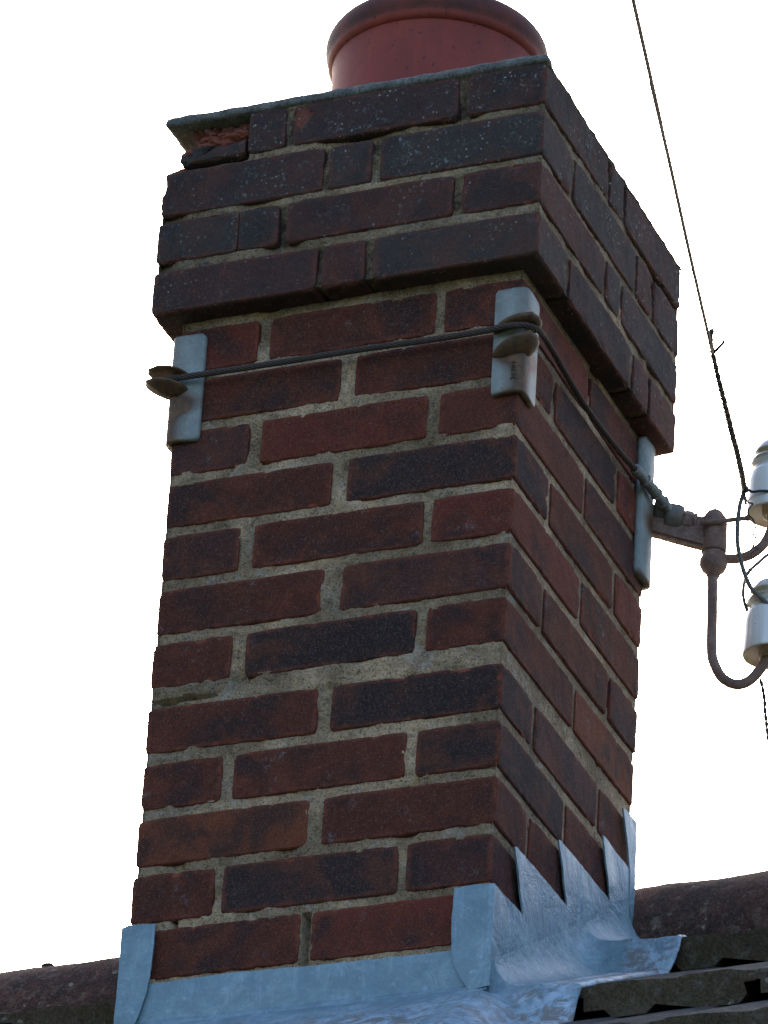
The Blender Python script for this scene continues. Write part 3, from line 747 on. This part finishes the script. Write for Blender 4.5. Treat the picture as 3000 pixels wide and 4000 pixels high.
# ------------------------------------------------------------------ roof
roof = thing('tiled_roof', 'roof of dark mossy interlocking tiles with rounded ridge tiles either side of the stack', 'roof')
GA, TS, RS = .305, .496, .64         # gauge in plan, slope of one tile, slope of the roof
YF = [.31-GA*i for i in range(7)]
def ztop(i): return .121-.195*i     # top of the front edge of row i
TW = .218
prof_t = [(0, .0), (.012, .0), (.020, .003), (.060, .003), (.072, .0), (.118, -.001), (.130, .003), (.180, .003), (.196, .0), (TW-.004, -.002)]
prof_b = [(TW-.004, -.018), (TW-.018, -.018), (TW-.020, -.034), (.205, -.034), (.194, -.0445), (.150, -.0445), (.139, -.033), (.092, -.033), (.081, -.0445), (.040, -.0445), (.029, -.033), (.004, -.033), (.003, -.015), (-.014, -.015), (-.014, -.006), (0, -.006)]
prof = prof_t+prof_b
def tile_mesh(length, row, TS=TS):
    n = 7; vs = []; fs = []; m = len(prof)
    for k in range(n+1):
        y = length*k/n; e = 0 if k else .0012
        for (x, z) in prof: vs.append((x, y + (0 if k else .0008*sin(x*300)), z+TS*y - (e if z > -.01 else -e)))
    for k in range(n):
        for j in range(m): fs.append((k*m+j, (k+1)*m+j, (k+1)*m+(j+1) % m, k*m+(j+1) % m))
    me = bpy.data.meshes.new('roof_tile')
    bm = bmesh.new(); bv = [bm.verts.new(v) for v in vs]
    for f in fs: bm.faces.new([bv[i] for i in f])
    cap0 = bm.faces.new([bv[i] for i in range(m)]); cap1 = bm.faces.new([bv[n*m+i] for i in range(m)][::-1])
    bmesh.ops.triangulate(bm, faces=[cap0, cap1]); bmesh.ops.recalc_face_normals(bm, faces=bm.faces)
    bm.to_mesh(me); bm.free(); me.materials.append(MT); return me
tm = tile_mesh(GA+.075, 0); tm0 = tile_mesh(.19, 0, .40)
for i, yf in enumerate(YF):
    n0, n1 = (-16, 15)
    for q in range(n0, n1):
        x = q*TW + (-.012 if i % 2 == 0 else .012) + .105
        if i == 0 and -W-.0 < x+TW*.5 < -.0 and x > -W-.1 and x+TW < .13: continue
        if i == 1 and -W-.05 < x and x+TW < .02: continue
        o = bpy.data.objects.new('roof_tile', tm0 if i == 0 else tm); COL.objects.link(o); o.parent = roof
        o.location = (x+random.uniform(-.0015, .0015), yf+random.uniform(-.003, .003), ztop(i)-.010*x+random.uniform(-.001, .001))
        o.rotation_euler = (random.uniform(-.004, .004), 0, random.uniform(-.003, .003))
# back slope of the roof as tiles seen by nobody from the front: one plain sheet, plus the deck
bs = mesh('back_slope', [(-3.4, .62, .20), (3.4, .62, .20), (3.4, 3.0, -1.30), (-3.4, 3.0, -1.30), (-3.4, .62, .17), (3.4, .62, .17), (3.4, 3.0, -1.33), (-3.4, 3.0, -1.33)], [(0, 1, 2, 3), (7, 6, 5, 4), (0, 4, 5, 1), (2, 6, 7, 3), (1, 5, 6, 2), (3, 7, 4, 0)], MT, roof, smooth=False)
ds = mesh('roof_deck', [(-3.4, .60, .150), (3.4, .60, .150), (3.4, -1.62, -1.29), (-3.4, -1.62, -1.29), (-3.4, .60, .12), (3.4, .60, .12), (3.4, -1.62, -1.32), (-3.4, -1.62, -1.32)], [(3, 2, 1, 0), (4, 5, 6, 7), (0, 1, 5, 4), (2, 3, 7, 6), (1, 2, 6, 5), (3, 0, 4, 7)], MT, roof, smooth=False)
# ridge tiles: half rounds butted end to end, bedded on mortar
RR, RY = .140, .600
def ridge(x0, x1, ang0=-13):
    vs = []; fs = []; na, nx = 30, 26
    for k, r in ((0, RR), (1, RR-.016)):
        for i in range(nx+1):
            x = x0+(x1-x0)*i/nx
            for j in range(na+1):
                a = radians(180-2*ang0)*j/na+radians(ang0)
                e = min(i, nx-i); rr = r-(.002 if e == 0 and k == 0 else 0)
                d = (.0022*noise.noise(Vector((x*14, j*.3, 5)))+.0010*noise.noise(Vector((x*70, j*1.4, 2)))) if k == 0 else 0
                vs.append((x, RY-(rr+d)*cos(a), .188+.012*x+(rr+d)*sin(a)*.985))
    s = (nx+1)*(na+1)
    for i in range(nx):
        for j in range(na):
            a = i*(na+1)+j; fs.append((a, a+na+1, a+na+2, a+1)); fs.append((s+a, s+a+1, s+a+na+2, s+a+na+1))
    for i in range(nx):
        for j in (0, na): a = i*(na+1)+j; q = (a, a+na+1, s+a+na+1, s+a); fs.append(q if j else q[::-1])
    for j in range(na):
        for i in (0, nx): a = i*(na+1)+j; q = (a, a+1, s+a+1, s+a); fs.append(q if i else q[::-1])
    return mesh('ridge_tile', vs, fs, MRT, roof)
xs = [-3.32, -2.87, -2.42, -1.97, -1.52, -1.07, -.62, -.17, .27, .72, 1.17, 1.62, 2.07, 2.52, 2.97, 3.40]
for a, b in zip(xs, xs[1:]): ridge(a, b-.004)
# mortar bedding under the front edge of the ridge
vs = []; fs = []; nx = 420
for i in range(nx+1):
    x = -3.3+6.6*i/nx
    for j, (y, z) in enumerate([(.480, .200), (.463, .172), (.455, .160), (.446, .155), (.47, .140)]):
        d = .004*noise.noise(Vector((x*18, j, 0)))+.002*noise.noise(Vector((x*70, j, 4)))
        vs.append((x, y+d-.004, z+d*.6+.012*x))
for i in range(nx):
    for j in range(4): a = i*5+j; fs.append((a, a+1, a+6, a+5))
mesh('ridge_bedding', vs, fs, MC, roof, attrs=None)
# a knob of moss on the left ridge
bm = bmesh.new(); bmesh.ops.create_icosphere(bm, subdivisions=3, radius=.008)
for q in bm.verts: q.co = Vector((q.co.x*1.3, q.co.y, q.co.z*.8)); q.co += q.co.normalized()*.003*noise.noise(q.co*300); q.co += Vector((-.848, .545, .303))
me = bpy.data.meshes.new('moss'); bm.to_mesh(me); bm.free(); mo = link('moss_tuft', me, MRT, roof)

# house under the roof
house = thing('house_wall', 'rendered house walls under the tiled roof', 'house')
def boxm(name, a, b, mat, parent):
    x0, y0, z0 = a; x1, y1, z1 = b
    return mesh(name, [(x0, y0, z0), (x1, y0, z0), (x1, y1, z0), (x0, y1, z0), (x0, y0, z1), (x1, y0, z1), (x1, y1, z1), (x0, y1, z1)], [(3, 2, 1, 0), (4, 5, 6, 7), (0, 1, 5, 4), (1, 2, 6, 5), (2, 3, 7, 6), (3, 0, 4, 7)], mat, parent, smooth=False)
boxm('wall', (-3.2, -1.35, -4.55), (3.2, 2.7, -1.34), MWALL, house)

# ------------------------------------------------------------------ lead flashing
lead = thing('lead_flashing', 'blue grey lead flashing stepped up the right side and dressed over the tiles', 'flashing')
def leadpoly(name, pts, axis, off, t=.0022, parent=lead):
    """pts in (h, z) on the front (axis 'f') or right (axis 'r') face"""
    if axis == 'f': P = [L(h, -off, z) for h, z in pts]; n = (0, -1, 0)
    else: P = [L(off, h, z) for h, z in pts]; n = (1, 0, 0)
    from mathutils.geometry import delaunay_2d_cdt
    cp = [Vector(p) for p in pts]; bd = []
    for a, b in zip(cp, cp[1:]+cp[:1]):
        k = max(1, int((b-a).length/.006)); bd += [a+(b-a)*i/k for i in range(k)]
    bd = [b+Vector((.0009*noise.noise(Vector((b.x*90, b.y*90, 1))), .0009*noise.noise(Vector((b.x*90, b.y*90, 7))))) for b in bd]
    nb = len(bd); xs = [p.x for p in cp]; zs = [p.y for p in cp]; gx = min(xs)
    def inside(p):
        c = False
        for a, b in zip(cp, cp[1:]+cp[:1]):
            if (a.y > p.y) != (b.y > p.y) and p.x < (b.x-a.x)*(p.y-a.y)/(b.y-a.y)+a.x: c = not c
        return c
    inner = []
    while gx < max(xs):
        gz = min(zs)
        while gz < max(zs):
            q = Vector((gx+.0031, gz+.0029))
            if inside(q) and min((q-b).length for b in bd) > .0032: inner.append(q)
            gz += .0065
        gx += .0065
    vv, _, ff, *_r = delaunay_2d_cdt(bd+inner, [(i, (i+1) % nb) for i in range(nb)], [], 1, 1e-6)
    P = [L(p.x, -off, p.y) if axis == 'f' else L(off, p.x, p.y) for p in vv]
    bm = bmesh.new(); bv = [bm.verts.new(p) for p in P]
    for f in ff: bm.faces.new([bv[i] for i in f])
    r = bmesh.ops.extrude_face_region(bm, geom=list(bm.faces))
    for q in [g for g in r['geom'] if isinstance(g, bmesh.types.BMVert)]: q.co -= Vector(n)*t
    for q in bm.verts:
        fade = min(1, max(0, (q.co.z-zbend(q.co.y)-.040)/.03)) if name == 'step_flashing' else 1
        q.co += Vector(n)*.0014*noise.noise(q.co*26)*fade
    bmesh.ops.recalc_face_normals(bm, faces=bm.faces)
    me = bpy.data.meshes.new(name); bm.to_mesh(me); bm.free()
    return link(name, me, ML, parent, smooth=False)
OFF = .0062
def ztile(y):
    i = 0 if y >= YF[0] else 1 if y >= YF[1] else 2
    return ztop(i)+(.40 if i == 0 else TS)*(y-YF[i])
def sm(y, w=.010):
    y += .016
    return -.0085+sum(ztile(y+d*w) for d in (-1, -.5, 0, .5, 1))/5
def zbend(y): return -.0700+.605*y       # where the upstand starts to curve out
# right side step flashing
step = [(-OFF-.0030, .0660), (.090, .0685), (.088, .075), (.052, .142), (.060, .1445), (.237, .1465), (.2345, .156), (.200, .219), (.208, .2215), (.388, .2225), (.385, .232), (.352, .296), (.362, .297), (.462, .2955), (.474, .2955)]
low = [(y, zbend(y)+.041) for y in (.474, .40, .32, .24, .16, .08, .0)]+[(-OFF-.0030, -.066)]
leadpoly('step_flashing', step+low, 'r', OFF)
# cover flap turned round the near corner on to the front face
leadpoly('front_flap', [(OFF+.0004, .0655), (-.020, .0668), (-.0445, .0655), (-.0455, .02), (-.0445, -.012), (-.040, -.034), (-.031, -.052), (-.019, -.070), (OFF+.0004, -.066)], 'f', OFF+.0035)
leadpoly('side_flap', [(.419, .366), (.440, .369), (D-.001, .371), (D-.001, .200), (.466, .215), (.458, .25), (.454, .295), (.444, .320)], 'r', OFF+.0012)
# front apron upstand and the left flap
leadpoly('apron', [(-.430, -.0105), (-.33, -.0085), (-.20, -.0120), (-.038, -.0135), (.004, -.0135), (.004, -.066), (-W-.004, -.066), (-W-.004, -.011)], 'f', OFF-.0012)
leadpoly('left_flap', [(-W-.007, .0655), (-W+.002, .0685), (-.433, .0665), (-.4335, .01), (-.437, -.022), (-.4445, -.050), (-.453, -.072), (-.466, -.090), (-W-.007, -.075)], 'f', OFF+.0035)
extrude_poly('back_side_flap', [L(-W-.004, h, z) for h, z in [(-.004, .066), (.09, .068), (.06, .143), (.237, .146), (.20, .219), (.388, .2225), (.352, .296), (D, .296), (D, .20), (0, -.06)]], (-1, 0, 0), .003, ML, lead)
# curved skirts
def zfront(y):      # apron skirt: falls from the bend to the tiles
    t = -y
    return max(-.078-.80*max(0, t-.021), sm(y)+.006)
def ribs(x):
    tx = (x-.105) % TW
    return .003 if (.02 < tx < .06 or .13 < tx < .18) else 0
def skirt_right():
    vs = []; fs = []; stn = []
    ys = [-.150+.004*i for i in range(0, 153)]
    cs = [i/26 for i in range(27)]
    for y in ys:
        if y >= 0: edge = .118+.006*noise.noise(Vector((y*9, 1, 0)))+(.012 if y > .28 else 0)-.010*math.exp(-((y-.278)/.008)**2)
        else: edge = .118+.006*noise.noise(Vector((y*9, 1, 0)))-.25*max(0, -y-.07)
        zt = sm(y)+.006
        top = zbend(max(y, 0))+.042
        for c in cs:
            if y < -.002:
                x = -.031+(edge+.031)*c; k = min(1, max(0, (x+.005)/.06)); k = k*k*(3-2*k)
                z = (zfront(y)+.0035)*(1-k)+(zt+ribs(x))*k
                if y < -.13: z -= (-.13-y)*.25
            elif c < .3:
                a = max(0, (c-.04)/.26)**1.3*pi/2; R0 = .040
                x = OFF+R0*(1-cos(a)); bot = max(zt+.003, top-.085)
                z = top-(top-bot)*sin(a)
            else:
                t = (c-.3)/.7; x = (OFF+.040)+(edge-OFF-.040)*t
                bot = max(zt+.003, top-.085)
                z = bot+(zt-bot)*min(1, t*1.6)+ribs(x)*min(1, t*2)
            z += .0020*noise.noise(Vector((x*40, y*16, 3)))*min(1, c*3)+.0009*noise.noise(Vector((x*110, y*90, 3)))*min(1, max(0, c-.1)*4)
            if c > .95: z -= (c-.95)/.05*.006
            if c == 0 and y >= -.002: z = top+.014; x = OFF-.0025
            vs.append((x+LX*z, y+LY*z, z)); stn.append(max(0, min(1, (c-.36)*6)) if y >= -.002 else min(1, .35+c))
    m = len(cs)
    for i in range(len(ys)-1):
        for j in range(m-1): a = i*m+j; fs.append((a, a+1, a+m+1, a+m))
    o = mesh('side_skirt', vs, fs, ML, lead, attrs={'stain': stn})
    md = o.modifiers.new('thick', 'SOLIDIFY'); md.thickness = .0022; md.offset = -1
skirt_right()
def skirt_front():
    vs = []; fs = []; stn = []
    xs_ = [-.520+.006*i for i in range(0, 88)]
    cs = [i/28 for i in range(29)]
    for x in xs_:
        for c in cs:
            if c < .2:
                a = c/.2*pi/2; R0 = .012
                y = -(OFF-.0012)-R0*(1-cos(a)); z = -.064-.010*sin(a)
            else:
                t = (c-.2)/.8; y = -(OFF-.0012+.012)-.21*t
                z = min(-.0742, zfront(y))+.0022*noise.noise(Vector((x*24, y*20, 3)))*min(1, t*4)+ribs(x)*t
            if c == 0: y = -.0005; z = -.056
            if x < -.478 and c < .2: y = -.014; z = -.0742
            vs.append((x+LX*z, y+LY*z, z)); stn.append(max(0, min(1, (c-.26)*6)))
    m = len(cs)
    for i in range(len(xs_)-1):
        for j in range(m-1): a = i*m+j; fs.append((a+m, a+m+1, a+1, a))
    o = mesh('front_skirt', vs, fs, ML, lead, attrs={'stain': stn})
    md = o.modifiers.new('thick', 'SOLIDIFY'); md.thickness = .0022; md.offset = -1
skirt_front()
